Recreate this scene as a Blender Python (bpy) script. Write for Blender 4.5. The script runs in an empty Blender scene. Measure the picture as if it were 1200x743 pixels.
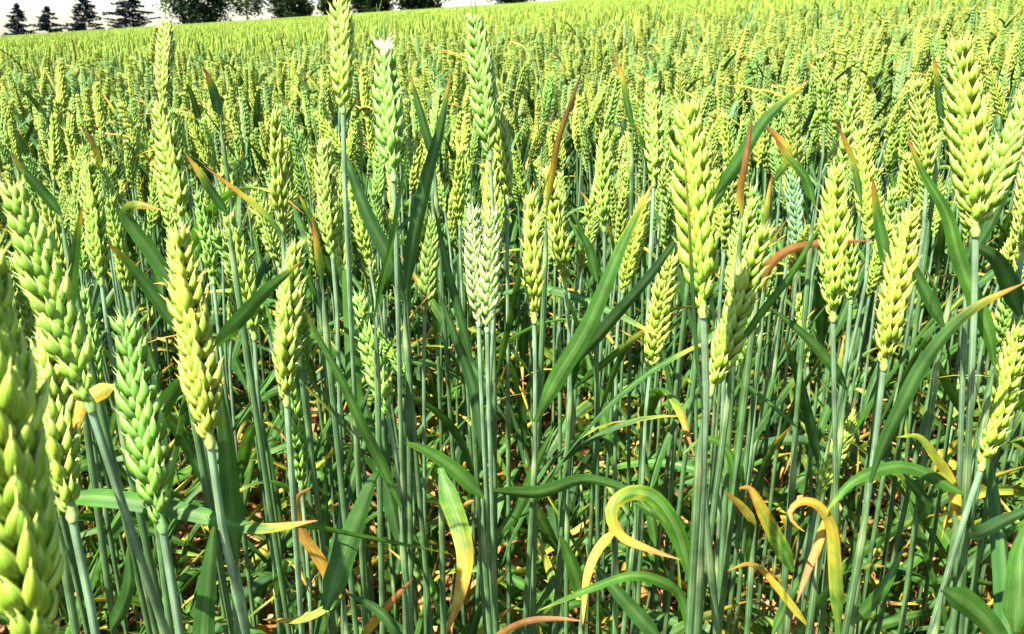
import bpy, math, random
import numpy as np
from mathutils import Vector, Matrix, Quaternion

R = math.radians
rng = random.Random(7)
S = bpy.context.scene
COL = S.collection

# ------------------------------------------------------------------ camera, sky, sun, exposure
F = 1000.0                       # focal length in photograph pixels (1200 x 743)
PITCH = R(18.5)
CAM = Vector((0, 0, 1.0))
cd = bpy.data.cameras.new('camera')
cam = bpy.data.objects.new('camera', cd)
COL.objects.link(cam)
cam.location = CAM
cam.rotation_euler = (R(90) - PITCH, 0, 0)
cd.sensor_width = 36
cd.lens = 36 * F / 1200
cd.clip_start = 0.01
cd.clip_end = 6000
cd.dof.use_dof = True
cd.dof.focus_distance = 0.68
cd.dof.aperture_fstop = 28
S.camera = cam

SUN_EL, SUN_AZ = R(59), R(-130)          # azimuth measured from +y towards +x
to_sun = Vector((math.sin(SUN_AZ) * math.cos(SUN_EL), math.cos(SUN_AZ) * math.cos(SUN_EL), math.sin(SUN_EL)))
W = bpy.data.worlds.new('World')
S.world = W
W.use_nodes = True
wn = W.node_tree.nodes
sky = wn.new('ShaderNodeTexSky')
sky.sky_type = 'NISHITA'
sky.sun_disc = False
sky.sun_elevation = SUN_EL
sky.sun_rotation = SUN_AZ
sky.air_density = 1.0
sky.dust_density = 0.7
W.node_tree.links.new(sky.outputs[0], wn['Background'].inputs[0])
wn['Background'].inputs[1].default_value = 0.075
sd = bpy.data.lights.new('sun', 'SUN')
sd.energy = 5.0
sd.angle = R(0.53)
sd.color = (1.0, 0.95, 0.86)
sun = bpy.data.objects.new('sun', sd)
COL.objects.link(sun)
sun.rotation_euler = to_sun.to_track_quat('Z', 'Y').to_euler()
S.view_settings.view_transform = 'Standard'
S.view_settings.look = 'None'
S.view_settings.exposure = 1.8
S.view_settings.gamma = 1
S.view_settings.use_curve_mapping = False
S.cycles.max_bounces = 4
S.cycles.diffuse_bounces = 1
S.cycles.glossy_bounces = 2
S.cycles.transmission_bounces = 3
S.cycles.use_denoising = True

# ------------------------------------------------------------------ helpers
fw = Vector((0, math.cos(PITCH), -math.sin(PITCH)))
up = Vector((0, math.sin(PITCH), math.cos(PITCH)))
GA, GB = 0.060, 0.030                     # the field climbs to the east and away
CREST = 150.0


def gz(x, y):
    if y <= CREST:
        return GA * x + GB * y
    t = y - CREST
    return GA * x * math.exp(-t / 400) + GB * CREST - min(0.0009 * t * t, 0.12 * t)


def px(x, y, d):
    """point at photograph pixel x,y and depth d (metres along the view axis)"""
    return CAM + d * (fw + Vector((1, 0, 0)) * ((x - 600) / F) + up * ((371.5 - y) / F))


def proj(p):
    v = p - CAM
    d = v.dot(fw)
    if d < 0.02:
        return None
    return 600 + F * v.x / d, 371.5 - F * v.dot(up) / d, d


def lerp(a, b, t):
    return tuple(a[i] + (b[i] - a[i]) * t for i in range(3))


def smooth(t):
    t = min(1, max(0, t))
    return t * t * (3 - 2 * t)


class MB:
    def __init__(s):
        s.v, s.f, s.c, s.st = [], [], [], []

    def add(s, p, c, st=(0, 0, 0)):
        s.v.append((p[0], p[1], p[2]))
        s.c.append((c[0], c[1], c[2], 1))
        s.st.append(st)
        return len(s.v) - 1

    def grid(s, rows, closed=False):
        for a, b in zip(rows, rows[1:]):
            n = len(a)
            for j in range(n if closed else n - 1):
                k = (j + 1) % n
                s.f.append((a[j], a[k], b[k], b[j]))

    def extend(s, o, M=None, tint=None):
        off = len(s.v)
        for p in o.v:
            q = M @ Vector(p) if M is not None else p
            s.v.append((q[0], q[1], q[2]))
        if tint:
            s.c += [(c[0] * tint[0], c[1] * tint[1], c[2] * tint[2], 1) for c in o.c]
        else:
            s.c += o.c
        s.st += o.st
        s.f += [tuple(i + off for i in f) for f in o.f]

    def mesh(s, name, mat, flat=False):
        m = bpy.data.meshes.new(name)
        m.from_pydata(s.v, [], s.f)
        a = m.attributes.new('col', 'FLOAT_COLOR', 'POINT')
        a.data.foreach_set('color', np.array(s.c, dtype=np.float32).ravel())
        a = m.attributes.new('st', 'FLOAT_VECTOR', 'POINT')
        a.data.foreach_set('vector', np.array(s.st, dtype=np.float32).ravel())
        if not flat:
            m.polygons.foreach_set('use_smooth', [True] * len(m.polygons))
        if mat:
            m.materials.append(mat)
        m.update()
        return m


def obj(name, data, parent=None, M=None, color=None):
    o = bpy.data.objects.new(name, data)
    COL.objects.link(o)
    if parent is not None:
        o.parent = parent
    if M is not None:
        o.matrix_basis = M
    if color:
        o.color = (*color, 1)
    return o


def tag(o, label=None, cat=None, group=None, kind=None):
    for k, v in (('label', label), ('category', cat), ('group', group), ('kind', kind)):
        if v:
            o[k] = v
    return o


def frame(z, xhint, loc=(0, 0, 0), sc=1.0):
    z = Vector(z).normalized()
    x = Vector(xhint) - z * Vector(xhint).dot(z)
    x = x.normalized() if x.length > 1e-6 else z.orthogonal().normalized()
    y = z.cross(x)
    M = Matrix((x, y, z)).transposed().to_4x4() @ Matrix.Scale(sc, 4)
    M.translation = Vector(loc)
    return M


def spline(pts, n):
    """Catmull-Rom through pts, n+1 samples spaced evenly along the length"""
    P = [Vector(p) for p in pts]
    if len(P) == 2:
        return [P[0].lerp(P[1], i / n) for i in range(n + 1)]
    Q = [2 * P[0] - P[1]] + P + [2 * P[-1] - P[-2]]
    out = []
    for i in range(1, len(Q) - 2):
        a, b, c, d = Q[i - 1:i + 3]
        for k in range(12):
            t = k / 12
            out.append(0.5 * (2 * b + (c - a) * t + (2 * a - 5 * b + 4 * c - d) * t * t + (3 * b - a - 3 * c + d) * t ** 3))
    out.append(P[-1])
    L = [0]
    for a, b in zip(out, out[1:]):
        L.append(L[-1] + (b - a).length)
    res, j = [], 0
    for i in range(n + 1):
        s = L[-1] * i / n
        while j < len(L) - 2 and L[j + 1] < s:
            j += 1
        t = (s - L[j]) / max(1e-9, L[j + 1] - L[j])
        res.append(out[j].lerp(out[j + 1], t))
    return res


# ------------------------------------------------------------------ materials
def plant_material(name, rough, trans, spec, stripe, vary):
    """vertex colour of the living tissue x object colour, with fine stripes along the organ"""
    m = bpy.data.materials.new(name)
    m.use_nodes = True
    nt = m.node_tree
    N, L = nt.nodes, nt.links
    N.clear()
    out = N.new('ShaderNodeOutputMaterial')
    at = N.new('ShaderNodeAttribute'); at.attribute_name = 'col'
    st = N.new('ShaderNodeAttribute'); st.attribute_name = 'st'
    oi = N.new('ShaderNodeObjectInfo')
    mul = N.new('ShaderNodeMix'); mul.data_type = 'RGBA'; mul.blend_type = 'MULTIPLY'; mul.inputs[0].default_value = 1
    L.new(at.outputs['Color'], mul.inputs[6]); L.new(oi.outputs['Color'], mul.inputs[7])
    mp = N.new('ShaderNodeMapping'); mp.inputs['Scale'].default_value = stripe
    L.new(st.outputs['Vector'], mp.inputs['Vector'])
    nz = N.new('ShaderNodeTexNoise'); nz.inputs['Scale'].default_value = 1; nz.inputs['Detail'].default_value = 3
    L.new(mp.outputs[0], nz.inputs['Vector'])
    tc = N.new('ShaderNodeTexCoord')
    n2 = N.new('ShaderNodeTexNoise'); n2.inputs['Scale'].default_value = 60; n2.inputs['Detail'].default_value = 4
    L.new(tc.outputs['Object'], n2.inputs['Vector'])
    r1 = N.new('ShaderNodeMapRange'); r1.inputs[1].default_value = .3; r1.inputs[2].default_value = .7
    r1.inputs[3].default_value = 1 - vary; r1.inputs[4].default_value = 1 + vary
    L.new(nz.outputs['Fac'], r1.inputs[0])
    r2 = N.new('ShaderNodeMapRange'); r2.inputs[1].default_value = .3; r2.inputs[2].default_value = .7
    r2.inputs[3].default_value = 1 - vary * .8; r2.inputs[4].default_value = 1 + vary * .8
    L.new(n2.outputs['Fac'], r2.inputs[0])
    r3 = N.new('ShaderNodeMapRange'); r3.inputs[3].default_value = .86; r3.inputs[4].default_value = 1.14
    L.new(oi.outputs['Random'], r3.inputs[0])
    a = N.new('ShaderNodeMath'); a.operation = 'MULTIPLY'; L.new(r1.outputs[0], a.inputs[0]); L.new(r2.outputs[0], a.inputs[1])
    b = N.new('ShaderNodeMath'); b.operation = 'MULTIPLY'; L.new(a.outputs[0], b.inputs[0]); L.new(r3.outputs[0], b.inputs[1])
    sc = N.new('ShaderNodeVectorMath'); sc.operation = 'SCALE'
    L.new(mul.outputs[2], sc.inputs[0]); L.new(b.outputs[0], sc.inputs['Scale'])
    bs = N.new('ShaderNodeBsdfPrincipled')
    bs.inputs['Roughness'].default_value = rough
    bs.inputs['Specular IOR Level'].default_value = spec
    L.new(sc.outputs[0], bs.inputs['Base Color'])
    bp = N.new('ShaderNodeBump'); bp.inputs['Strength'].default_value = .35; bp.inputs['Distance'].default_value = .0006
    L.new(nz.outputs['Fac'], bp.inputs['Height']); L.new(bp.outputs[0], bs.inputs['Normal'])
    if trans:
        tr = N.new('ShaderNodeBsdfTranslucent')
        g = N.new('ShaderNodeVectorMath'); g.operation = 'MULTIPLY'; g.inputs[1].default_value = (1.25, 1.25, .5)
        L.new(sc.outputs[0], g.inputs[0]); L.new(g.outputs[0], tr.inputs['Color'])
        mx = N.new('ShaderNodeMixShader'); mx.inputs[0].default_value = trans
        L.new(bs.outputs[0], mx.inputs[1]); L.new(tr.outputs[0], mx.inputs[2]); L.new(mx.outputs[0], out.inputs[0])
    else:
        L.new(bs.outputs[0], out.inputs[0])
    return m


M_EAR = plant_material('ear_tissue', .52, .05, .3, (22, 1.0, 1), .40)
M_LEAF = plant_material('leaf_tissue', .45, .32, .25, (34, 1.6, 1), .38)
M_STEM = plant_material('stem_tissue', .5, 0, .25, (18, 1.6, 1), .48)
M_CROP = plant_material('crop_tissue', .5, .08, .2, (8, 2, 1), .14)
M_DEAD = plant_material('dry_leaf', .8, .2, .1, (14, 2, 1), .3)
M_TREE = plant_material('tree_foliage', .8, .10, .05, (1, 1, 1), .25)


def soil_material():
    m = bpy.data.materials.new('soil')
    m.use_nodes = True
    N, L = m.node_tree.nodes, m.node_tree.links
    bs = N['Principled BSDF']
    bs.inputs['Roughness'].default_value = .95
    tc = N.new('ShaderNodeTexCoord')
    n = N.new('ShaderNodeTexNoise'); n.inputs['Scale'].default_value = 28; n.inputs['Detail'].default_value = 10
    L.new(tc.outputs['Object'], n.inputs['Vector'])
    r = N.new('ShaderNodeValToRGB')
    r.color_ramp.elements[0].position = .3; r.color_ramp.elements[0].color = (.02, .012, .008, 1)
    r.color_ramp.elements[1].position = .75; r.color_ramp.elements[1].color = (.10, .058, .036, 1)
    L.new(n.outputs['Fac'], r.inputs[0]); L.new(r.outputs[0], bs.inputs['Base Color'])
    b = N.new('ShaderNodeBump'); b.inputs['Distance'].default_value = .02; b.inputs['Strength'].default_value = .9
    L.new(n.outputs['Fac'], b.inputs['Height']); L.new(b.outputs[0], bs.inputs['Normal'])
    return m


M_SOIL = soil_material()

# living colours (linear)
EG, EY, EP = (.130, .275, .016), (.29, .38, .024), (.60, .69, .20)
LEAF_G, LEAF_B = (.050, .155, .010), (.036, .105, .028)
STEM_G, STEM_W = (.090, .180, .062), (.22, .33, .19)


def age_colour(a, green):
    K = [(0, green), (.45, green), (.56, (.20, .29, .02)), (.68, (.50, .36, .03)), (.78, (.48, .21, .03)), (.90, (.32, .125, .045)), (1.1, (.27, .15, .07))]
    for (p, c), (q, d) in zip(K, K[1:]):
        if a <= q:
            return lerp(c, d, max(0, (a - p) / (q - p)))
    return K[-1][1]


# ------------------------------------------------------------------ ground
def build_ground():
    mb = MB()
    ys = [-12, -6, -3] + [-1.5 + .06 * i for i in range(75)] + [3.2, 4, 5.5, 8, 12, 18, 26, 40, 60, 85, 115, 140, 155, 170, 190, 220, 270, 350, 500, 800, 1400, 3000]
    xs = [-3000, -900, -300, -120, -60, -30, -14, -7, -4] + [-2.4 + .06 * i for i in range(81)] + [4, 7, 14, 30, 60, 120, 300, 900, 3000]
    r = random.Random(3)
    rows = []
    for y in ys:
        row = []
        for x in xs:
            xx = max(-200, min(200, x))
            z = gz(xx, y) if y >= -12 else gz(xx, -12)
            if abs(x) < 2.5 and -1.5 < y < 3:
                z += r.uniform(-.012, .012)
            row.append(mb.add((x, y, z), (.1, .06, .04)))
        rows.append(row)
    mb.grid(rows)
    o = obj('ground', mb.mesh('ground', M_SOIL))
    tag(o, 'brown earth of the sloping wheat field', 'ground', kind='structure')


build_ground()


# ------------------------------------------------------------------ trees on the crest
def tube_on(mb, pts, rad, col, nseg=8, n=None, cap=True):
    n = n or (len(pts) - 1)
    P = spline(pts, n)
    rows = []
    for i, p in enumerate(P):
        t = (P[min(i + 1, n)] - P[max(i - 1, 0)]).normalized()
        x = Vector((1, 0, 0)) - t * t.x
        if x.length < .2:
            x = Vector((0, 1, 0)) - t * t.y
        x.normalize()
        y = t.cross(x)
        rr = rad(i / n) if callable(rad) else rad
        cc = col(i / n) if callable(col) else col
        rows.append([mb.add(p + (x * math.cos(2 * math.pi * k / nseg) + y * math.sin(2 * math.pi * k / nseg)) * rr, cc,
                            (k / nseg, i / n, 0)) for k in range(nseg)])
    mb.grid(rows, True)
    if cap:
        mb.f.append(tuple(rows[-1]))


BARK = (.10, .075, .055)


def conifer(base, h, w, label, seed, crook=0.0):
    r = random.Random(seed)
    t = obj('conifer_tree', None)
    t.location = base
    tag(t, label, 'tree', 'dark conifers on the crest')
    tk = MB()
    tube_on(tk, [(0, 0, -.3), (crook * .3, 0, h * .5), (crook, 0, h * .98)], lambda s: h * .022 * (1 - s * .9), BARK, 7, 8)
    cr = MB()
    n = int(h * 14)
    for i in range(n):
        s = (i + r.random()) / n
        z = h * (.06 + .93 * s)
        a = r.uniform(0, 6.283)
        ln = w * .5 * (1 - s) ** .8 * r.uniform(.45, 1.15) + .15
        d = Vector((math.cos(a), math.sin(a), r.uniform(-.25, .2)))
        o = Vector((crook * s * s, 0, z))
        tube_on(tk, [o, o + d * ln * .5 + Vector((0, 0, .03)), o + d * ln], lambda q: .02 * (1 - q) + .004, BARK, 4, 2, False)
        for k in range(int(14 + ln * 22)):
            q = r.uniform(.15, 1.05)
            p = o + d * ln * q + Vector((r.gauss(0, .10), r.gauss(0, .10), r.gauss(-.04, .08))) * (1.3 - .4 * q)
            e1 = (d + Vector((r.gauss(0, .7), r.gauss(0, .7), r.gauss(.05, .5)))).normalized() * r.uniform(.16, .36)
            e2 = e1.cross(Vector((r.gauss(0, 1), r.gauss(0, 1), r.gauss(0, 1)))).normalized() * r.uniform(.05, .11)
            g = r.uniform(.6, 1.3)
            c = (.012 * g, .022 * g, .032 * g)  # blue of the distant haze put into the needle colour
            ids = [cr.add(x, c) for x in (p - e2, p + e1, p + e2, p - e1 * .6)]
            cr.f.append(tuple(ids))
    obj('trunk', tk.mesh('trunk', M_STEM), t)
    obj('crown', cr.mesh('crown', M_TREE, True), t)


def broadleaf(base, h, w, label, seed, clear=.22, dens=1.0, green=(.035, .062, .018)):
    r = random.Random(seed)
    t = obj('broadleaf_tree', None)
    t.location = base
    tag(t, label, 'tree', 'broadleaf trees on the crest')
    tk = MB()
    tube_on(tk, [(0, 0, -.4), (r.uniform(-.2, .2), 0, h * .3), (r.uniform(-.3, .3), 0, h * .85)], lambda s: h * .020 * (1 - s * .85), BARK, 8, 8)
    cr = MB()
    nl = int(26 * dens)
    for i in range(nl):
        s = clear + (1 - clear) * (i + .5) / nl
        a = i * 2.4 + r.uniform(-.4, .4)
        q = (s - clear) / (1 - clear)
        ln = w * .5 * (math.sin(math.pi * min(1, .16 + q * .84)) ** .6) * r.uniform(.7, 1.1)
        o = Vector((0, 0, h * max(clear * .8, s - .12)))
        e = Vector((math.cos(a) * ln, math.sin(a) * ln, h * s * .96))
        tube_on(tk, [o, o.lerp(e, .5) + Vector((0, 0, h * .02)), e], lambda u: h * .006 * (1 - u * .8), BARK, 5, 4, False)
        for c_ in range(7):
            u = r.uniform(.35, 1.05)
            cc = o.lerp(e, u) + Vector((r.gauss(0, .5), r.gauss(0, .5), r.gauss(0, .4))) * (w * .09)
            g0 = r.uniform(.7, 1.3)
            cs = w * .075 * r.uniform(.7, 1.3)
            for k in range(int(46 * dens)):
                p = cc + Vector((r.gauss(0, 1), r.gauss(0, 1), r.gauss(0, .75))) * cs
                e1 = Vector((r.gauss(0, 1), r.gauss(0, 1), r.gauss(0, .6))).normalized() * r.uniform(.16, .36)
                e2 = e1.cross(Vector((r.gauss(0, 1), r.gauss(0, 1), r.gauss(0, 1)))).normalized() * r.uniform(.10, .18)
                g = g0 * r.uniform(.75, 1.25)
                c = (green[0] * g, green[1] * g, green[2] * g)
                ids = [cr.add(x, c) for x in (p - e1, p + e2, p + e1, p - e2)]
                cr.f.append(tuple(ids))
    obj('trunk', tk.mesh('trunk', M_STEM), t)
    obj('crown', cr.mesh('crown', M_TREE, True), t)


def crest_point(xp, y=CREST - 1):
    d = y * math.cos(PITCH)
    x = (xp - 600) / F * d
    return Vector((x, y, gz(x, y)))


conifer(crest_point(22), 5.8, 5.4, 'slim dark conifer at the end of the row, beyond the field', 11, .3)
conifer(crest_point(60), 5.0, 7.6, 'low broad dark conifer beyond the field, wider than it is tall', 12, -.1)
conifer(crest_point(101), 7.4, 6.6, 'tallest narrow dark conifer in the row beyond the field', 13, .2)
conifer(crest_point(153), 7.8, 10., 'ragged wide-limbed dark conifer next to the broadleaf trees', 14, .7)
broadleaf(crest_point(236), 10.5, 10, 'dense dark green tree with low limbs beside the conifer row', 21, .10, 1.1, (.022, .042, .018))
broadleaf(crest_point(290), 8.5, 6.5, 'thin airy pale tree on a bare slender trunk', 22, .30, .55, (.07, .10, .04))
broadleaf(crest_point(343), 9.5, 7.5, 'compact round dark tree next to the slender-trunked pale tree', 23, .06, 1.15, (.024, .040, .014))
broadleaf(crest_point(392), 9.0, 5.5, 'small bright green tree between two darker trees', 24, .08, 1.0, (.045, .075, .018))
broadleaf(crest_point(436), 10.5, 8.5, 'dark green spreading tree in the thick part of the tree line', 25, .07, 1.1, (.022, .040, .014))
broadleaf(crest_point(494), 11, 9.0, 'large dark tree where the tree line ends before the sky gap', 26, .05, 1.15, (.020, .038, .013))
broadleaf(crest_point(600), 10, 7.5, 'dark tree past the sky gap where the field hides its foot', 27, .06, 1.0, (.022, .042, .014))


# ------------------------------------------------------------------ wheat organs
def husk(mb, base, axis, nrm, L, hw, th, nseg, rings, c_low, c_mid, c_edge, awn=0.0):
    """one glume or floret: pointed, keeled, plump; axis along it, nrm its outer face"""
    axis = axis.normalized()
    nrm = (nrm - axis * nrm.dot(axis)).normalized()
    side = axis.cross(nrm)
    prof = {8: [(0, .42), (.10, .72), (.24, .97), (.42, 1), (.60, .82), (.77, .52), (.91, .22), (1, .03)],
            5: [(0, .45), (.25, 1), (.55, .92), (.82, .45), (1, .03)],
            4: [(0, .5), (.35, 1), (.72, .62), (1, .03)]}[rings]
    rows = []
    for s, r in prof:
        ctr = base + axis * (L * s) + nrm * (th * .55 * math.sin(math.pi * min(1, s * 1.05)) - th * .25 * s * s)
        row = []
        for k in range(nseg):
            a = 2 * math.pi * k / nseg
            ca, sa = math.cos(a), math.sin(a)
            keel = (1 + .45 * max(0, sa) ** 5) * (.8 if sa < 0 else 1)
            p = ctr + side * (hw * r * ca) + nrm * (th * r * sa * keel)
            e = max(smooth((abs(ca) - .62) / .3), smooth((s - .68) / .25))
            c = lerp(lerp(c_low, c_mid, smooth(s * 2.2)), c_edge, e * .85)
            row.append(mb.add(p, c, (k / nseg, s, 0)))
        rows.append(row)
    mb.grid(rows, True)
    if awn:
        t = base + axis * L
        q = [mb.add(t + side * .00028 - axis * .001, c_edge, (0, 1, 0)), mb.add(t - side * .00028 - axis * .001, c_edge, (0, 1, 0)),
             mb.add(t + nrm * .0003 - axis * .001, c_edge, (0, 1, 0)), mb.add(t + axis * awn + nrm * awn * .12, c_edge, (0, 1, 0))]
        mb.f += [(q[0], q[2], q[3]), (q[2], q[1], q[3]), (q[1], q[0], q[3])]


def spikelet(r, nseg, rings, awn=0.0, few=False):
    """z up the ear, x away from the rachis, y the fan"""
    mb = MB()
    j = lambda s: r.gauss(0, s)
    mm = .001

    def put(b, ax, nr, L, hw, th, kind, aw=0.0):
        y = min(1, max(0, .35 + j(.22)))
        mid = lerp(EG, EY, y * (.75 if kind else .3))
        low = lerp(EY, EG, .25 + r.random() * .3)
        husk(mb, Vector(b) * mm, Vector(ax), Vector(nr), L * mm, hw * mm, th * mm, nseg, rings, low, mid, lerp(EP, mid, .25), aw)
    for s in (-1, 1):
        put((.2, s * 1.2, 2.2), (.16 + j(.06), s * (.30 + j(.08)), 1), (.25, s, 0), 8.6 + j(.8), 1.5, 1.1, 1, awn * .7)
    if not few:
        for s in (-1, 1):
            put((.9, s * 1.5, 0), (.34 + j(.08), s * (.44 + j(.09)), 1), (.55, s * .85, 0), 8.2 + j(.8), 1.7, 1.0, 0, awn * .6)
    for s in (-1, 1):
        put((1.3, s * 1.0, 1.5), (.44 + j(.08), s * (.28 + j(.09)), 1), (.9, s * .45, 0), 10.0 + j(.9), 1.75 if not few else 2.3, 1.5, 1, awn)
    put((1.9, j(.3), 3.0), (.56 + j(.08), j(.14), 1), (1, 0, -.1), 8.6 + j(.8), 1.65, 1.4, 1, awn * .8)
    return mb


rs = random.Random(5)
SPK = [spikelet(rs, 8, 8, a) for a in (.0026, .003, .0022, .0034, .0028)]
SPK_MESH = [m.mesh('spikelet', M_EAR) for m in SPK]
SPK_TOP = spikelet(rs, 8, 8, .009)
SPK_TOP_MESH = SPK_TOP.mesh('spikelet', M_EAR)
SPK_LO = [spikelet(rs, 5, 5, 0, False) for _ in range(4)]
SPK_LOW4 = [spikelet(rs, 4, 4, 0, True) for _ in range(3)]

EAR_L = .088


def ear_layout(seed, n, bend):
    """[(matrix, spikelet index)] for an ear of length EAR_L, bend in metres at the tip; plus its rachis line"""
    r = random.Random(seed)
    top = EAR_L - .009
    axis = lambda s: Vector((bend * s * s, 0, top * s))
    out = []
    tw0, tw1 = r.uniform(-.15, .15), r.uniform(-.35, .35)
    for i in range(n):
        s = (i + .3) / n
        t = (axis(s + .01) - axis(s - .01)).normalized()
        sc = (.62 + .5 * smooth(s / .22)) * (1 - .34 * smooth((s - .55) / .45)) * r.uniform(.93, 1.06)
        a = math.pi * (i % 2) + tw0 + tw1 * s + r.gauss(0, .07)
        xh = Vector((math.sin(a), math.cos(a), 0))
        out.append((frame(t, xh, axis(s), sc), r.randrange(len(SPK)), s))
    out.append((frame(axis(1) - axis(.95), (1, 0, 0), axis(1) - Vector((0, 0, .001)), .8) @ Matrix.Translation((-.0012, 0, 0)), -1, 1))
    mb = MB()
    tube_on(mb, [axis(0) - Vector((0, 0, .003)), axis(.5), axis(1)], lambda s: .0014 - .0006 * s + .0009 * math.exp(-((s - .035) / .022) ** 2),
            lambda s: lerp(lerp(STEM_W, EY, .5), EG, smooth(s / .15)), 7, 32)
    return out, mb


LAY = [ear_layout(100 + k, n, b) for k, (n, b) in enumerate([(21, .0), (23, .004), (20, -.005), (22, .009), (24, -.002), (19, .003), (22, -.008)])]
RACHIS = [mb.mesh('ear', M_EAR) for _, mb in LAY]


def joined_ear(k, lib):
    mb = MB()
    mb.extend(LAY[k][1])
    for M, i, s in LAY[k][0]:
        mb.extend(SPK_TOP if (i < 0 and lib is SPK) else lib[i % len(lib)], M)
    return mb


def blade(mb, pts, width, side_at, a_base, a_tip, p, green, r, n=18, fold=.18, wave=.0, bend_w=2.4):
    """a leaf blade along pts; side_at(v, tangent, point) gives its width direction; ages from a_base to a_tip"""
    P = spline(pts, n)
    ph = r.uniform(0, 6)
    eo = r.uniform(.05, .2)
    rows = []
    for i, c in enumerate(P):
        v = i / n
        t = (P[min(i + 1, n)] - P[max(i - 1, 0)]).normalized()
        sd_ = side_at(v, t, c)
        sd_ = (sd_ - t * sd_.dot(t)).normalized()
        nr = sd_.cross(t)
        w = width * (.30 + .70 * smooth(v / .20)) * max(.015, (1 - v ** bend_w)) ** .8
        row = []
        for j in (-2, -1, 0, 1, 2):
            u = j / 2
            pos = c + sd_ * (w * .5 * u) + nr * (w * fold * (abs(u) - .4) + wave * w * math.sin(v * 14 + ph) * u)
            a = a_base + (a_tip - a_base) * v ** p + eo * (abs(u) ** 3) * v + r.gauss(0, .035)
            col = age_colour(a, green)
            if j == 0:
                col = lerp(col, (.30, .42, .16), .25)
            row.append(mb.add(pos, col, (u * .5, v, ph)))
        rows.append(row)
    mb.grid(rows)


def library_leaf(r, kind):
    """local leaf: attached at the origin, stem along z, growing towards +x"""
    mb = MB()
    L = r.uniform(.16, .26)
    th = R({'flag': r.uniform(12, 42), 'mid': r.uniform(25, 60), 'low': r.uniform(50, 95)}[kind])
    droop = {'flag': r.choice([.1, .3, .6, 1.6]), 'mid': r.choice([.5, 1.2, 2.2, 2.8]), 'low': r.uniform(1.0, 3.2)}[kind]
    pts, p, a = [], Vector((0, 0, 0)), th
    yb = r.uniform(-.25, .25)
    n = 9
    for i in range(n + 1):
        pts.append(p.copy())
        s = i / n
        a = th + droop * s ** 1.8
        p = p + Vector((math.sin(a), yb * s, math.cos(a))) * (L / n)
    tw = r.uniform(-1, 1) * {'flag': 1.5, 'mid': 2.8, 'low': 5.0}[kind]
    side = lambda v, t, c: Quaternion(t, tw * v) @ Vector((0, 1, 0))
    ages = {'flag': (.2, r.choice([.75, .85, .95, 1.0]), r.uniform(2.2, 7)), 'mid': (r.uniform(.15, .4), r.uniform(.7, .95), r.uniform(2, 5)),
            'low': r.choice([(.7, 1.0, 1), (.78, 1.05, 1), (.85, 1.1, 1), (.5, .9, 1), (.55, .8, 1)])}[kind]
    blade(mb, pts, r.uniform(.010, .0155), side, *ages, lerp(LEAF_G, LEAF_B, r.random()), r, 13, r.uniform(.1, .28), .04)
    return mb


rl = random.Random(9)
LIB = {k: [library_leaf(rl, k) for _ in range(n)] for k, n in (('flag', 16), ('mid', 18), ('low', 18))}
LIB_MESH = {k: [m.mesh('leaf', M_LEAF) for m in v] for k, v in LIB.items()}


def stem_mesh(pts, rad, nodes, r, n=22, nseg=8, white=.6, taper=False):
    """culm with swollen joints; above the last joint the bare pale peduncle, below it the leaf sheaths"""
    mb = MB()
    nd = sorted(nodes)
    last = nd[-1] if nd else .6

    def rr(s):
        q = rad * (1.25 if s < last else .92 - .12 * (s - last))
        for k in nd:
            q += rad * .35 * math.exp(-((s - k) / .012) ** 2)
        if taper:
            q *= 1 - .88 * smooth((s - .93) / .07)
        return q

    def cc(s):
        c = lerp(STEM_G, STEM_W, white * smooth((s - last) / .1)) if s > last else lerp((.055, .125, .035), STEM_G, smooth(s / last) * .9)  # sheaths darken towards the foot: shade among the stems put into the colour
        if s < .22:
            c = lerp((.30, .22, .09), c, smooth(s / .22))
        for k in nd:
            c = lerp(c, (.36, .42, .18), .5 * math.exp(-((s - k) / .010) ** 2))
        return c
    # samples crowd at the joints
    ss = sorted(set([i / n for i in range(n + 1)] + [min(.995, max(.005, k + d)) for k in nd for d in (-.014, 0, .014)]))
    P = spline(pts, 60)
    rows = []
    for s in ss:
        i = min(59, int(s * 60))
        f = s * 60 - i
        p = P[i].lerp(P[i + 1], f)
        t = (P[i + 1] - P[i]).normalized()
        x = (Vector((1, 0, 0)) - t * t.x).normalized()
        y = t.cross(x)
        q, c = rr(s), cc(s)
        rows.append([mb.add(p + (x * math.cos(6.2832 * k / nseg) + y * math.sin(6.2832 * k / nseg)) * q, c, (k / nseg, s * 3, 0)) for k in range(nseg)])
    mb.grid(rows, True)
    return mb, P


def stem_to_ground(pb, axis, foot, r):
    """points from the ground up to the ear's base pb (world), following the ear's own lean near the top"""
    a = Vector(axis).normalized()
    sdir = (pb - foot).normalized()
    mid = foot.lerp(pb, .55) + Vector((r.gauss(0, .006), r.gauss(0, .006), 0))
    return [foot, foot.lerp(mid, .5), mid, pb - (a * .3 + sdir * .7).normalized() * .055, pb]


PLANTS = []        # (empty, world stem points, label)
TINTS = {'yellow-green': (1.0, 1.0, 1.0), 'bright lime': (1.16, 1.12, .9), 'fresh green': (.80, .97, 1.05), 'pale grey-green': (1.18, 1.12, 2.5), 'dull green': (.66, .80, .9), 'blue-grey': (.66, .84, 2.2)}  # dull green (sometimes) and blue-grey put shade into the ear colour


def add_leaf(plant, mesh, M):
    return obj('leaf', mesh, plant, M)


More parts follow.
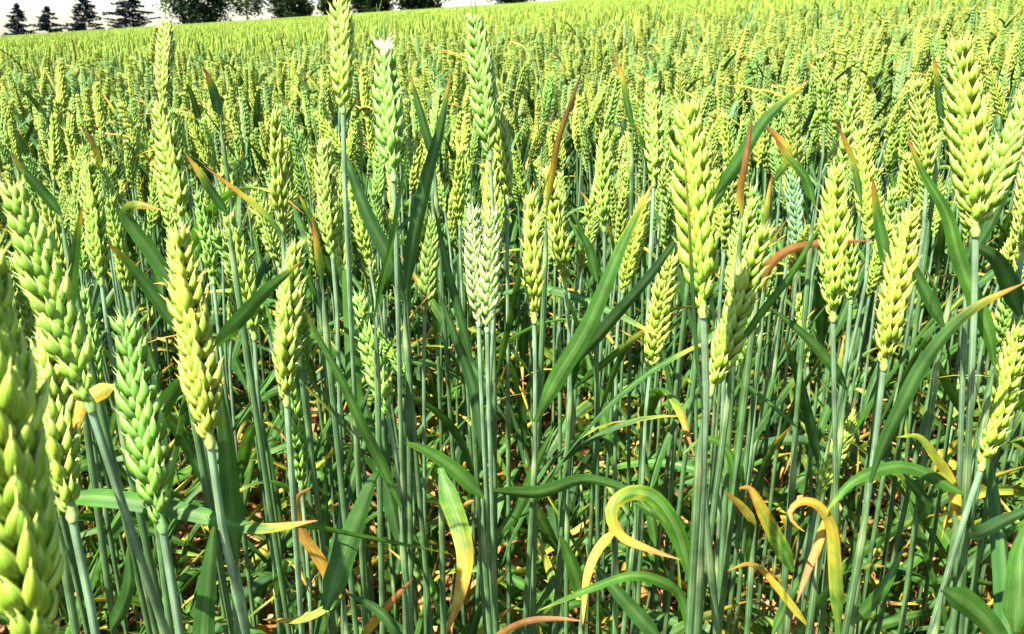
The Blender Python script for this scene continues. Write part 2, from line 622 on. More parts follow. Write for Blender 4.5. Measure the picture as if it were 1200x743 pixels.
def wheat(label, group, foot, pb, pt, r, lay=None, roll=None, tint='yellow-green', split=True, leaves=True, rad=.0017, stem_pts=None, name='wheat_plant'):
    e = obj(name, None)
    e.location = foot
    e.empty_display_size = .02
    tag(e, label, 'wheat', group)
    ax = pt - pb
    pts = stem_pts or stem_to_ground(pb, ax, foot, r)
    nodes = sorted([r.uniform(.26, .34), r.uniform(.46, .55), r.uniform(.72, .86)])
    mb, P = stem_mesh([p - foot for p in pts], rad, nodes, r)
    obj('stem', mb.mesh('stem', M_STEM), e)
    k = r.randrange(len(LAY)) if lay is None else lay
    a = r.uniform(0, 6.283) if roll is None else roll
    sc = ax.length / EAR_L
    tc = TINTS[tint]
    tc = tuple(c * r.uniform(.93, 1.07) for c in tc)
    fat = Matrix.Diagonal((1.06, 1.06, 1, 1)) if roll is not None else Matrix.Diagonal((1.15, 1.15, 1, 1))
    M = frame(ax, (math.cos(a), math.sin(a), 0), pb - foot, sc) @ fat
    if split:
        ear = obj('ear', RACHIS[k], e, M, tc)
        for Ms, i, s in LAY[k][0]:
            c = (2.6, 2.0, 6.0) if (s > .88 and 'bleached' in label) else tc
            obj('spikelet', SPK_TOP_MESH if i < 0 else SPK_MESH[i], ear, Ms, c)
        if 'tree line' in label or 'bleached' in label or 'dark-edged' in label or 'into the sky' in label:
            for q in range(2):
                am = MB()
                x0 = Vector((r.uniform(-.002, .002), r.uniform(-.002, .002), EAR_L - .005))
                tube_on(am, [x0, x0 + Vector((r.uniform(-.003, .003), 0, .012)), x0 + Vector((r.uniform(-.006, .006), 0, r.uniform(.02, .03)))],
                        lambda u: .00035 * (1 - .8 * u), EG, 4, 5)
                obj('awn', am.mesh('awn', M_EAR), ear)
    else:
        obj('ear', EAR_MESH[k], e, M, tc)
    if leaves:
        az = r.uniform(0, 6.283)
        for q, kind in ((nodes[2], 'flag'), (nodes[1], 'mid'), (nodes[1] * .5 + nodes[0] * .5, 'mid'), (nodes[0], 'low'), (nodes[0] * .6, 'low')):
            if r.random() < (.12 if kind == 'flag' else .15):
                continue
            i = int(q * 60)
            az += math.pi + r.gauss(0, .5)
            add_leaf(e, r.choice(LIB_MESH[kind]), Matrix.Translation(P[i]) @ Matrix.Rotation(az, 4, 'Z') @ Matrix.Scale(r.uniform(.8, 1.1), 4))
    PLANTS.append((e, pts, label))
    return e, P, nodes


EAR_MESH = [joined_ear(k, SPK).mesh('ear', M_EAR) for k in range(len(LAY))]

# ------------------------------------------------------------------ the plants one can pick out in the photograph
# tip pixel, ear-base pixel, depth, tint, label, (x of the stem at the picture's lower edge or None), roll
G1 = 'wheat plants standing at the edge of the field'
HERO = [
    ((-8, 282), (44, 778), .215, 'bright lime', 'wheat plant whose huge plump ear is the largest of all', None, .3),
    ((24, 342), (84, 603), .340, 'yellow-green', 'leaning wheat plant with fat ear beside the largest ear', 112, 1.2),
    ((10, 212), (105, 474), .345, 'yellow-green', 'wheat plant with long slanting ear over a bare yellow leaf', 190, 2.2),
    ((141, 360), (190, 616), .345, 'dull green', 'wheat plant with ear tinted dull for shade standing before the long brown-tipped leaf', 235, 1.7),  # darker tint stands in for the shade on this ear
    ((211, 262), (246, 517), .355, 'bright lime', 'wheat plant with long bright upright ear crossed by a rising green leaf', 285, 1.35),
    ((327, 275), (336, 470), .46, 'yellow-green', 'wheat plant with tall slender ear touched by a brown leaf tip', 357, .9),
    ((345, 428), (353, 568), .62, 'fresh green', 'low wheat plant with small ear tucked under the tall slender ear', None, .2),
    ((284, 246), (298, 394), .60, 'yellow-green', 'wheat plant with pale bare neck between two taller ears', 318, .4),
    ((105, 185), (119, 330), .60, 'yellow-green', None, None, 1.5),
    ((97, 335), (117, 456), .60, 'fresh green', None, None, .2),
    ((132, 228), (150, 345), .68, 'yellow-green', None, None, .4),
    ((192, 118), (212, 262), .60, 'yellow-green', None, None, 1.4),
    ((238, 222), (250, 330), .70, 'fresh green', None, None, 0),
    ((322, 125), (331, 268), .60, 'yellow-green', None, None, .1),
    ((370, 160), (390, 300), .58, 'yellow-green', None, None, 1.3),
    ((402, 205), (404, 330), .64, 'bright lime', None, None, 0),
    ((396, -30), (402, 128), .52, 'yellow-green', 'tall wheat plant whose ear rises above the tree line', 415, 1.6),
    ((446, 36), (461, 207), .52, 'fresh green', 'wheat plant with a bleached white spikelet at the ear tip', 470, 1.3),
    ((555, 8), (574, 182), .66, 'fresh green', 'tall wheat plant with dark-edged ear behind the pale twin ears', 585, 1.5),
    ((591, 96), (594, 236), .70, 'yellow-green', None, None, 0),
    ((555, 241), (561, 378), .56, 'pale grey-green', 'pale whitish wheat plant, shorter-necked of the twin pale ears', 575, 1.57),
    ((578, 243), (571, 385), .555, 'pale grey-green', 'pale whitish wheat plant with herringbone ear, its twin close by', 590, 1.57),
    ((621, 221), (626, 374), .58, 'bright lime', 'upright wheat plant on a straight bare stem beside the pale twin ears', 628, .1),
    ((640, 190), (662, 333), .64, 'yellow-green', 'wheat plant leaning away from the pale twin ears', 672, .2),
    ((568, 180), (578, 310), .68, 'bright lime', None, None, .1),
    ((806, 118), (824, 364), .40, 'bright lime', 'wheat plant with the longest ear, a red-brown dry leaf lying along it', 823, 1.3),
    ((902, 262), (833, 458), .47, 'yellow-green', 'wheat plant with ear bent far over to one side', 845, .5),
    ((880, 225), (856, 352), .60, 'yellow-green', None, None, .3),
    ((971, 188), (976, 371), .50, 'bright lime', 'straight wheat plant with plump ear under the reddish curled leaf', 980, .2),
    ((930, 192), (934, 300), .80, 'blue-grey', 'wheat plant with herringbone ear tinted blue-grey for shade behind the reddish leaf', None, 1.57),  # bluish shade painted into the ear's tint
    ((994, 225), (997, 352), .62, 'yellow-green', None, None, .3),
    ((1060, 238), (1036, 428), .47, 'bright lime', 'wheat plant with shaggy bright ear beside the orange-tipped arching leaf', 1000, .15),
    ((937, 343), (946, 425), .85, 'bright lime', 'small thin wheat plant with short narrow ear deep among the stems', 950, .2),
    ((1003, 478), (959, 583), .58, 'bright lime', 'low slanting wheat plant with short ear under the arching leaf', None, 1.4),
    ((1204, 380), (1151, 546), .47, 'bright lime', 'leaning wheat plant with shaggy ear over a broad grey leaf', 1085, .3),
    ((1134, 45), (1143, 270), .43, 'bright lime', 'tall stout wheat plant with big ear overlapping a slanting one', 1120, .7),
    ((1208, 105), (1146, 268), .48, 'yellow-green', 'slanting wheat plant with ear crossing a taller stout one', 1128, 1.2),
    ((1204, 165), (1197, 300), .55, 'yellow-green', None, None, .3),
    ((417, 340), (455, 487), .58, 'fresh green', 'drooping wheat plant with green ear, a shorter ear close behind', 480, 1.5),
    ((449, 382), (480, 455), .80, 'fresh green', 'short slanting wheat plant behind the drooping green ear', None, .2),
    ((509, 250), (498, 371), .66, 'dull green', 'wheat plant with ear darkened for shade among narrow upright leaves', 505, 1.6),  # its shade is put into the dull tint
    ((193, 16), (191, 120), .80, 'yellow-green', 'thin wheat plant whose ear tip pokes into the sky', None, 1.5),
    ((1080, 90), (1086, 215), .66, 'yellow-green', None, None, .6),
    ((1010, 150), (1018, 275), .68, 'bright lime', None, None, 1.0),
    ((1130, 430), (1116, 500), .95, 'fresh green', None, None, 1.0),
    ((770, 95), (766, 215), .70, 'yellow-green', None, None, .8),
    ((702, 150), (708, 268), .72, 'yellow-green', None, None, .2),
    ((60, 215), (78, 330), .72, 'yellow-green', None, None, .7),
]
LANDMARK = []      # (ground point, phrase)
MARKS = {0: 'the largest ear', 4: 'the long bright upright ear', 5: 'the tall slender ear', 16: 'the ear above the tree line', 17: 'the white-tipped ear',
         21: 'the pale twin ears', 25: 'the ear with the red-brown leaf', 26: 'the bent-over ear', 28: 'the reddish curled leaf',
         31: 'the orange-tipped arching leaf', 35: 'the big overlapping ears', 38: 'the drooping green ear', 41: 'the thin ear against the sky', 29: 'the shade-tinted ear', 32: 'the short narrow ear', 44: 'the arching pale leaf', 42: 'the brown-tipped dark leaf'}


def crop_label(tint, pt, pb, foot, flag='ear'):
    h = pt.z - gz(pt.x, pt.y)
    lean = (pt - pb).xy.length / max(.001, pt.z - pb.z)
    size = 'tall' if h > .87 else 'short' if h < .80 else 'medium-height'
    tilt = 'straight' if lean < .14 else 'tilted' if lean < .32 else 'leaning'
    m = min(LANDMARK, key=lambda q: (q[0] - foot).xy.length)[1] if LANDMARK else 'the largest ear'
    return '%s wheat plant with %s %s ear near %s' % (size, tilt, tint, m)

GROUPS = 'wheat plants in the near rows of the crop'
rh = random.Random(21)
for k, ph in MARKS.items():
    LANDMARK.append((px(*HERO[k][1], HERO[k][2]), ph))
for tip, bas, d, tint, label, xb, roll in HERO:
    pb = px(bas[0], bas[1], d)
    pt = px(tip[0], tip[1], d * rh.uniform(.97, 1.03))
    if xb is not None:
        ray = px(xb, 743, 1.0) - CAM
        # where the stem leaves the picture: same distance north as the ear, a touch nearer or farther
        q = CAM + ray * ((pb.y - CAM.y + .02) / ray.y)
        if q.z > pb.z - .1:
            q = pb - Vector((0, 0, .3))
        u = (q - pb) / (pb.z - q.z)
        foot = pb + u * (pb.z - gz(pb.x, pb.y))
    else:
        foot = pb + Vector((rh.gauss(0, .02), rh.gauss(.01, .02), 0))
    foot.z = gz(foot.x, foot.y) - .01
    wheat(label or crop_label(tint, pt, pb, foot), G1 if label else GROUPS, foot, pb, pt, rh, roll=roll, tint=tint, rad=.0019 if d < .5 else .0017,
          leaves=(d > .5))

# ------------------------------------------------------------------ leaves one can pick out
# pixels from leaf base to tip, depth base, depth tip, width px, age base, age tip, power, green 0..1 (1 = grey-blue), twist base, twist tip
LEAVES = [
    ([(1010, 240), (1000, 190), (988, 160), (978, 140)], .62, .60, 9, .3, .95, 1.2, .4, .5, .3),
    ([(640, 250), (648, 200), (656, 160), (684, 78)], .62, .60, 9, .6, .95, 1, .4, .5, .5),
    ([(742, 150), (735, 120), (728, 85), (716, 62)], .80, .78, 9, .3, .95, 1.5, .3, .4, .4),
    ([(1105, 150), (1100, 110), (1094, 60)], .66, .64, 10, .2, 1.0, 2, .7, .5, .5),
    ([(1045, 330), (1030, 260), (1022, 205)], .55, .53, 16, .2, 1.0, 3, .2, .3, .3),
    ([(905, 215), (925, 180), (900, 150), (885, 146)], .62, .60, 10, .4, .98, 1, .3, .4, .4),
    ([(955, 240), (942, 205), (920, 180), (905, 155)], .60, .58, 12, .2, .95, 2, .2, .4, .4),
    ([(118, 200), (110, 170), (92, 142)], .70, .68, 8, .5, .98, 1, .3, .4, .4),
    ([(258, 135), (250, 105), (240, 80)], .80, .78, 14, .2, 1.0, 2, .8, .4, .4),
    ([(510, 190), (498, 150), (480, 85)], .70, .68, 12, .1, .95, 4, .7, .4, .4),
    ([(378, 330), (372, 290), (366, 250)], .52, .51, 10, .4, .95, 1.2, .3, .4, .4),
    ([(890, 300), (897, 255), (903, 215), (908, 200)], .49, .48, 9, .3, .85, 1.2, .3, .6, .5),
    ([(1118, 320), (1150, 280), (1178, 225), (1190, 175)], .62, .60, 15, .1, .9, 5, .7, .4, .4),
    ([(476, 345), (484, 285), (500, 210), (516, 150), (528, 86)], .58, .56, 19, .2, .95, 9, .6, .5, .2),
    ([(627, 495), (655, 440), (690, 380), (730, 285), (766, 212)], .57, .52, 22, .2, .80, 5, .3, .2, -.3),
    ([(669, 432), (715, 377), (760, 325), (806, 262)], .60, .56, 17, .1, .6, 9, .9, .6, .2),
    ([(836, 232), (862, 195), (897, 140), (948, 94)], .60, .58, 17, .2, .8, 4, .4, .4, 0),
    ([(588, 322), (640, 338), (710, 362), (774, 395)], .70, .62, 15, .2, .9, 6, .6, -.9, -.5),
    ([(672, 456), (715, 420), (760, 385), (803, 363)], .72, .68, 10, .4, .8, 2, .3, .6, .3),
    ([(249, 410), (285, 370), (315, 338), (354, 306)], .42, .40, 20, .1, .95, 5, .3, .5, .1),
    ([(212, 390), (180, 345), (150, 308), (124, 282)], .47, .44, 17, .2, .85, 3, .3, -.3, .2),
    ([(207, 343), (180, 300), (158, 270), (147, 250), (160, 240), (190, 246)], .52, .50, 19, .2, .78, 2.2, .2, .5, -.2),
    ([(82, 375), (86, 320), (91, 275), (97, 238)], .46, .44, 14, .2, .85, 2.5, .2, .5, .2),
    ([(62, 588), (105, 582), (160, 588), (230, 602), (300, 619), (372, 610)], .40, .37, 25, .25, .95, 5, .2, -.5, -.2),
    ([(272, 592), (345, 615), (430, 630), (532, 650)], .47, .47, 11, .25, .75, 6, .1, .9, .9),
    ([(382, 715), (400, 660), (420, 605), (438, 560), (452, 548)], .47, .50, 29, .1, .35, 2, .5, .1, .3),
    ([(566, 582), (535, 552), (500, 528), (472, 518)], .55, .53, 20, .2, .5, 4, .1, .4, .1),
    ([(516, 548), (525, 580), (539, 620), (545, 655), (538, 700), (522, 745)], .54, .50, 25, .35, .80, 1.0, .1, .2, -.2),
    ([(812, 690), (803, 650), (789, 612), (765, 582), (737, 578), (716, 598), (728, 628), (765, 645), (798, 656)], .50, .47, 21, .30, .85, 1.6, .1, .6, -.5),
    ([(812, 745), (800, 702), (772, 680), (736, 675), (686, 692), (632, 715)], .50, .45, 18, .2, .6, 5, .1, .9, .5),
    ([(590, 590), (632, 577), (684, 562), (734, 574), (762, 600)], .58, .55, 20, .2, .5, 3, .5, .8, .5),
    ([(724, 618), (700, 645), (687, 680), (683, 732)], .52, .50, 12, .55, .75, 1, .1, .2, .2),
    ([(984, 745), (979, 665), (975, 620), (961, 594), (941, 587), (926, 598), (929, 612), (943, 623)], .46, .44, 18, .42, .74, .8, .1, .6, .2),
    ([(1108, 572), (1070, 549), (1029, 551), (995, 568), (968, 600)], .48, .45, 20, .2, .6, 5, .2, .8, .3),
    ([(1128, 600), (1112, 560), (1096, 535), (1077, 512), (1051, 512)], .50, .48, 15, .72, .50, 1, .1, .3, .6),
    ([(1116, 641), (1145, 625), (1175, 611), (1225, 588)], .48, .46, 20, .1, .4, 6, 1, .7, .4),
    ([(1105, 690), (1135, 708), (1165, 738), (1200, 790)], .48, .50, 30, .1, .4, 6, .4, .2, .1),
    ([(1020, 566), (1034, 525), (1055, 480), (1080, 430), (1113, 386), (1150, 356), (1202, 331)], .43, .42, 21, .15, .9, 3, .5, .9, .1),
    ([(1166, 428), (1156, 382), (1125, 306), (1109, 250), (1080, 200), (1062, 158)], .46, .43, 20, .15, .95, 7, .1, .3, .2),
    ([(896, 342), (900, 315), (923, 294), (962, 285), (1022, 282)], .62, .58, 12, .82, .92, 1, .3, .3, .3),
    ([(857, 420), (891, 369), (928, 321), (966, 256)], .49, .48, 12, .2, .75, 8, .1, .8, .4),
    ([(992, 457), (975, 428), (941, 391), (902, 360)], .55, .53, 14, .15, .5, 6, .4, .3, .2),
    ([(936, 502), (891, 463), (850, 433)], .54, .52, 8, .1, .4, 6, .4, .9, .7),
    ([(1106, 383), (1086, 344), (1066, 306), (1050, 275)], .52, .50, 16, .1, .5, 6, .5, .2, .3),
    ([(1196, 370), (1181, 327), (1163, 299), (1135, 286)], .55, .52, 24, .2, .9, 8, .7, .2, .3),
    ([(566, 505), (556, 460), (535, 398), (511, 336)], .60, .57, 16, .1, .4, 6, .9, .4, .3),
    ([(553, 425), (541, 375), (526, 320), (508, 238)], .62, .60, 12, .15, .7, 8, .6, .5, .3),
    ([(474, 352), (457, 304), (430, 250), (398, 165)], .58, .55, 20, .15, .9, 10, .8, .3, .2),
    ([(439, 372), (450, 320), (460, 280), (478, 170)], .52, .51, 11, .2, .6, 8, .3, .9, .8),
    ([(870, 255), (868, 225), (874, 190), (882, 134)], .50, .49, 11, .55, .95, .6, .4, .7, .5),
    ([(824, 480), (816, 400), (810, 300), (806, 230), (799, 155)], .385, .38, 10, .15, .98, 1.6, .9, 1.0, 1.0),
    ([(72, 252), (50, 224), (30, 202), (13, 180)], .50, .48, 14, .2, .9, 3, .2, .3, .3),
    ([(268, 252), (252, 230), (236, 205), (216, 178)], .52, .50, 12, .2, .9, 1.5, .4, .3, .3),
    ([(335, 280), (310, 250), (276, 222), (238, 194)], .56, .54, 8, .4, .95, 1.2, .4, .3, .3),
    ([(470, 594), (444, 537), (424, 497), (400, 445), (373, 395), (350, 348)], .50, .46, 14, .2, .8, 6, .2, .3, .3),
    ([(400, 700), (378, 661), (352, 620), (348, 585), (366, 570)], .52, .50, 15, .70, .82, 1, .1, .2, .2),
    ([(404, 700), (355, 725), (308, 726)], .50, .49, 11, .5, .8, 2, .1, .6, .3),
    ([(472, 750), (444, 716), (405, 694)], .46, .45, 14, .1, .5, 6, .7, .4, .3),
    ([(278, 655), (271, 590), (264, 510), (256, 440)], .42, .40, 25, .1, .4, 6, .4, .25, .25),
    ([(238, 790), (240, 720), (248, 640), (252, 610)], .45, .46, 26, .1, .3, 6, .5, .2, .2),
    ([(172, 520), (185, 486), (202, 460), (222, 434)], .44, .42, 26, .2, .7, 6, .1, .2, .2),
    ([(135, 452), (112, 462), (94, 478), (88, 510)], .45, .44, 20, .62, .72, 1, .1, .2, .2),
    ([(930, 670), (914, 638), (897, 605), (880, 574), (866, 572)], .50, .48, 20, .38, .80, 1.3, .1, .2, .2),
    ([(886, 614), (868, 592), (848, 575)], .52, .50, 11, .62, .75, 1, .1, .2, .2),
    ([(965, 610), (958, 640), (945, 672), (934, 705)], .47, .46, 11, .70, .9, 1, .1, .2, .2),
    ([(925, 715), (901, 676), (878, 661), (852, 669)], .50, .48, 10, .6, .72, 1, .1, .4, .2),
    ([(838, 600), (862, 565), (852, 527), (826, 514), (800, 532)], .54, .52, 13, .2, .5, 3, .1, .6, .2),
    ([(575, 748), (615, 729), (650, 725), (684, 728)], .50, .48, 9, .85, 1.0, 1, .1, .5, .3),
    ([(424, 748), (450, 715), (484, 678)], .52, .50, 12, .68, .9, 1, .1, .3, .3),
    ([(682, 700), (670, 660), (655, 625)], .60, .58, 19, .2, .5, 4, .1, .2, .1),
    ([(775, 750), (736, 708), (690, 655)], .53, .52, 20, .1, .4, 4, .6, .2, .1),
    ([(598, 630), (606, 600), (624, 555), (650, 500)], .62, .60, 14, .2, .5, 6, .2, .3, .2),
    ([(1190, 740), (1194, 690), (1196, 645), (1206, 610)], .46, .46, 32, .1, .4, 6, .3, .2, .2),
    ([(812, 262), (845, 225), (850, 200)], .70, .68, 14, .1, .4, 6, .5, .2, .2),
    ([(1050, 640), (1085, 590), (1060, 560), (1030, 545)], .56, .54, 14, .3, .7, 3, .3, .3, .3),
    ([(700, 330), (690, 290), (672, 262)], .66, .64, 13, .1, .8, 8, .4, .2, .2),
    ([(745, 590), (780, 610), (800, 660)], .60, .60, 16, .2, .6, 3, .2, .3, .2),
    ([(1005, 745), (1035, 690), (1060, 640)], .52, .52, 16, .15, .5, 5, .5, .3, .2),
    ([(130, 740), (150, 690), (150, 640)], .50, .50, 18, .15, .5, 5, .5, .3, .2),
    ([(905, 745), (930, 690), (960, 650)], .56, .56, 12, .2, .6, 4, .3, .3, .2),
]
rv = random.Random(33)
n_shoot = 0
for pts, d0, d1, w, a0, a1, pw, gb, t0, t1 in LEAVES:
    n = len(pts)
    P3 = [px(x, y, d0 + (d1 - d0) * i / (n - 1)) for i, (x, y) in enumerate(pts)]
    # nearest stem that could carry it
    best = None
    for e, sp, _ in PLANTS:
        Q = spline(sp, 40)
        for q in Q[4:36]:
            dd = (q - P3[0]).length
            if best is None or dd < best[0]:
                best = (dd, e, q)
    if best[0] < .022:
        e, q = best[1], best[2]
        P3[0] = q
    else:
        b = P3[0]
        lean = Vector((P3[0].x - P3[1].x, P3[0].y - P3[1].y, 0))
        lean = lean.normalized() * .03 if lean.length > 1e-4 else lean
        foot = Vector((b.x + lean.x, b.y + lean.y + .01, 0))
        foot.z = gz(foot.x, foot.y) - .01
        e = obj('wheat_shoot', None)
        e.location = foot
        e.empty_display_size = .02
        up_dir = (P3[1] - P3[0]).normalized()
        sp = [foot, foot.lerp(b, .4) + Vector((0, 0, 0)), b - Vector((0, 0, .03)), b] if b.z - foot.z > .08 else [foot, b]
        mb, Pst = stem_mesh([p - foot for p in sp], .0016, [rv.uniform(.3, .5), .93], rv, 18, taper=True)
        obj('stem', mb.mesh('stem', M_STEM), e)
        dry = a0 > .5
        tag(e, 'earless wheat shoot with a %s' % ('dry yellow leaf' if dry else 'yellowing green leaf' if a0 > .28 else 'broad green leaf' if w > 17 else 'narrow green leaf') + ' near ' + min(LANDMARK, key=lambda q: (q[0] - foot).xy.length)[1],
            'wheat', 'earless shoots between the wheat stems')
        n_shoot += 1
        PLANTS.append((e, sp, ''))
        if rv.random() < .7 and b.z - foot.z > .3:
            add_leaf(e, rv.choice(LIB_MESH['low']), Matrix.Translation(Pst[int(60 * .35)]) @ Matrix.Rotation(rv.uniform(0, 6.28), 4, 'Z'))
    o0 = Vector(e.location)

    def side_at(v, t, c, t0=t0, t1=t1, o0=o0):
        view = (c + o0 - CAM).normalized()
        return Quaternion(t, t0 + (t1 - t0) * v) @ t.cross(view)
    mb = MB()
    blade(mb, [p - o0 for p in P3], w / F * (d0 + d1) / 2, side_at, a0, a1, pw, lerp(LEAF_G, LEAF_B, gb), rv, 26, .12, .03)
    obj('leaf', mb.mesh('leaf', M_LEAF), e)

# ------------------------------------------------------------------ low shoots filling the gaps between the stems
rk = random.Random(61)
made = 0
while made < 210:
    yq = rk.uniform(.42, 1.30)
    xq = rk.uniform(-1, 1) * (.62 * yq + .08)
    foot = Vector((xq, yq, gz(xq, yq) - .01))
    h = rk.uniform(.14, .46)
    top = foot + Vector((rk.gauss(0, .03), rk.gauss(0, .03), h))
    d = (top - CAM).dot(fw)
    if d < .52 or any((foot - Vector(e.location)).xy.length < .016 for e, _, _ in PLANTS):
        continue
    e = obj('wheat_shoot', None)
    e.location = foot
    e.empty_display_size = .02
    mb, Pst = stem_mesh([Vector((0, 0, 0)), (top - foot) * .5 + Vector((rk.gauss(0, .008), 0, 0)), top - foot], .0014, [.4, .93], rk, 12, 6, taper=True)
    obj('stem', mb.mesh('stem', M_STEM), e)
    az = rk.uniform(0, 6.283)
    nlf = rk.choice([3, 3, 4])
    for q in range(nlf):
        kind = ('mid' if rk.random() < .7 else 'flag') if q == 0 else rk.choice(['mid', 'mid', 'low'])
        f = .98 if q == 0 else rk.uniform(.35, .9)
        az += 2.4 + rk.gauss(0, .4)
        add_leaf(e, rk.choice(LIB_MESH[kind]), Matrix.Translation(Pst[int(f * 60)]) @ Matrix.Rotation(az, 4, 'Z') @ Matrix.Scale(rk.uniform(.95, 1.3), 4))
    tag(e, '%s earless wheat shoot with %s leaves near %s' % ('low' if h < .28 else 'knee-high', {3: 'three', 4: 'four'}[nlf],
        min(LANDMARK, key=lambda q: (q[0] - foot).xy.length)[1]), 'wheat', 'earless shoots between the wheat stems')
    PLANTS.append((e, [foot, top], 'low'))
    made += 1

# ------------------------------------------------------------------ the rest of the crop
rp = random.Random(77)
cand = []
y = .12
while y < 5.0:
    STEP = .061 if y < 1.1 else .052 if y < 1.9 else .046
    hw = .95 * y + 1.0
    x = -hw
    while x < hw:
        qx, qy = x + rp.uniform(-.5, .5) * STEP, y + rp.uniform(-.5, .5) * STEP
        x += STEP
        h = .835 + rp.gauss(0, .042) + .02 * math.sin(qx * 2.1 + 1) * math.cos(qy * 1.7)
        lean = Vector((rp.gauss(0, .05), rp.gauss(0, .05), 0))
        foot = Vector((qx, qy, gz(qx, qy) - .01))
        tip = foot + Vector((0, 0, h)) + lean
        cand.append((foot, tip, lean, h))
    y += STEP

feet = [Vector(e.location) for e, _, _ in PLANTS]
near, rest = [], []
for foot, tip, lean, h in cand:
    pr = proj(tip)
    pr2 = proj(foot + Vector((0, 0, h * .55)))
    inside = (pr and -40 < pr[0] < 1240 and -60 < pr[1] < 790) or (pr2 and -40 < pr2[0] < 1240 and -60 < pr2[1] < 790)
    d = (tip - CAM).dot(fw)
    if inside and d < .66:
        continue
    if inside and d < 1.0 and pr[1] > 335:
        continue
    if (foot - Vector((0, 0, foot.z))).length < .38:
        continue
    if not inside and pr and -150 < pr[0] < 1350 and d < .4:
        continue
    if any((foot - q).xy.length < .022 for q in feet):
        continue
    if inside:
        near.append((d, foot, tip, lean, h))
    else:
        rest.append((foot, tip, h))
near.sort(key=lambda t: t[0])
n_ind = 300 - len(HERO)
for d, foot, tip, lean, h in near[n_ind:]:
    rest.append((foot, tip, h))
for d, foot, tip, lean, h in near[:n_ind]:
    el = rp.uniform(.070, .096)
    ax = (Vector((lean.x * 2.4, lean.y * 2.4, .5))).normalized() * el
    pb = tip - ax
    tint = rp.choices(['yellow-green', 'bright lime', 'fresh green', 'dull green'], [5, 3, 2.5, .7])[0]
    wheat(crop_label(tint, tip, pb, foot), GROUPS, foot, pb, tip, rp, tint=tint, split=d < 1.25)

# ------------------------------------------------------------------ the mass of the crop (one object)
PROTO = bpy.data.collections.new('crop_parts')         # never linked to the scene: only sources of the crop's instances


def crop_plant(r, k):
    mb = MB()
    h = .74
    bend = Vector((r.gauss(0, .02), r.gauss(0, .02), 0))
    tube_on(mb, [(0, 0, 0), bend * .3 + Vector((0, 0, h * .5)), bend + Vector((0, 0, h))], .0018, lambda s: lerp((.055, .125, .035), STEM_G, s), 5, 6, False)  # stem colour darkened low down for the shade inside the crop
    e = MB()
    e.extend(LAY[k % len(LAY)][1])
    for M, i, s in LAY[k % len(LAY)][0]:
        e.extend(SPK_LO[i % len(SPK_LO)], M)
    ti = r.choice([(1, 1, 1), (1.15, 1.05, .9), (.85, .97, 1.05), (1.05, 1, 1), (.75, .88, 1.3)])
    ax = Vector((bend.x * 3, bend.y * 3, .5))
    mb.extend(e, frame(ax, (math.cos(k), math.sin(k), 0), bend + Vector((0, 0, h)), r.uniform(.9, 1.1)) @ Matrix.Diagonal((1.15, 1.15, 1, 1)), ti)
    az = r.uniform(0, 6)
    for z, kind in ((r.uniform(.56, .69), 'flag'), (.44, 'mid'), (.33, 'mid'), (.22, 'low')):
        az += math.pi + r.gauss(0, .5)
        mb.extend(r.choice(LIB[kind]), Matrix.Translation(bend * .4 + Vector((0, 0, z))) @ Matrix.Rotation(az, 4, 'Z'))
    return mb


def spindle_ear(mb, b, ax, L, w, r, n):
    """coarse ear for the distance: a knobbly stack"""
    ax = ax.normalized()
    x = ax.orthogonal().normalized()
    yv = ax.cross(x)
    g = r.uniform(.8, 1.2)
    c1, c2 = lerp(EG, EY, .2 + .5 * r.random()), lerp(EY, EP, .45)
    rows = []
    ph = r.uniform(0, 6)
    for i in range(n + 1):
        s = i / n
        q = w * (.35 + .65 * math.sin(math.pi * min(1, .12 + s * .83))) * (1.25 if i % 2 else .75)
        if i == n:
            q = w * .1
        col = lerp(c1, c2, .6 if i % 2 else .05)
        col = tuple(v * g for v in col)
        rows.append([mb.add(b + ax * (L * s) + (x * math.cos(ph + k * 1.5708) + yv * math.sin(ph + k * 1.5708)) * q, col, (k / 4, s, 0)) for k in range(4)])
    mb.grid(rows, True)


def quick_leaf(mb, b, r, L, w, up_):
    a = r.uniform(0, 6.283)
    d = Vector((math.cos(a), math.sin(a), 0))
    s = Vector((-d.y, d.x, 0)) * w * .5
    th = R(r.uniform(15, 50)) if up_ else R(r.uniform(50, 100))
    old = r.random()
    g = lerp(LEAF_G, LEAF_B, r.random())
    rows, p = [], b
    for i in range(4):
        q = i / 3
        c = age_colour(.2 + .7 * q ** 3 if old < .8 else .5 + .4 * q, g)
        k = (1 - q ** 2) + .03
        rows.append([mb.add(p - s * k, c, (0, q, 0)), mb.add(p + s * k, c, (1, q, 0))])
        t = th + q * r.uniform(.3, 1.4)
        p = p + (d * math.sin(t) + Vector((0, 0, math.cos(t)))) * L / 3
    mb.grid(rows)


def patch(r, size, step, slope, nring, wide):
    mb = MB()
    n = int(size / step)
    for i in range(n):
        for j in range(n):
            x, yy = (i + r.random()) * step - size / 2, (j + r.random()) * step - size / 2
            z = (GA * x + GB * yy) if slope else 0
            h = .75 + r.gauss(0, .042)
            bend = Vector((r.gauss(0, .025), r.gauss(0, .025), 0))
            b = Vector((x, yy, z))
            e = b + bend + Vector((0, 0, h))
            tube_on(mb, [b + Vector((0, 0, .25)), e], .0022 * wide, STEM_G, 3, 1, False)
            spindle_ear(mb, e, Vector((bend.x * 3, bend.y * 3, .5)), r.uniform(.075, .098), .0062 * wide, r, nring)
            if r.random() < .75:
                quick_leaf(mb, b + bend * .5 + Vector((0, 0, .60)), r, .2, .013 * wide, True)
            if r.random() < .6 and nring > 6:
                quick_leaf(mb, b + Vector((0, 0, .36)), r, .2, .013, False)
    return mb


rc = random.Random(55)
protos = []


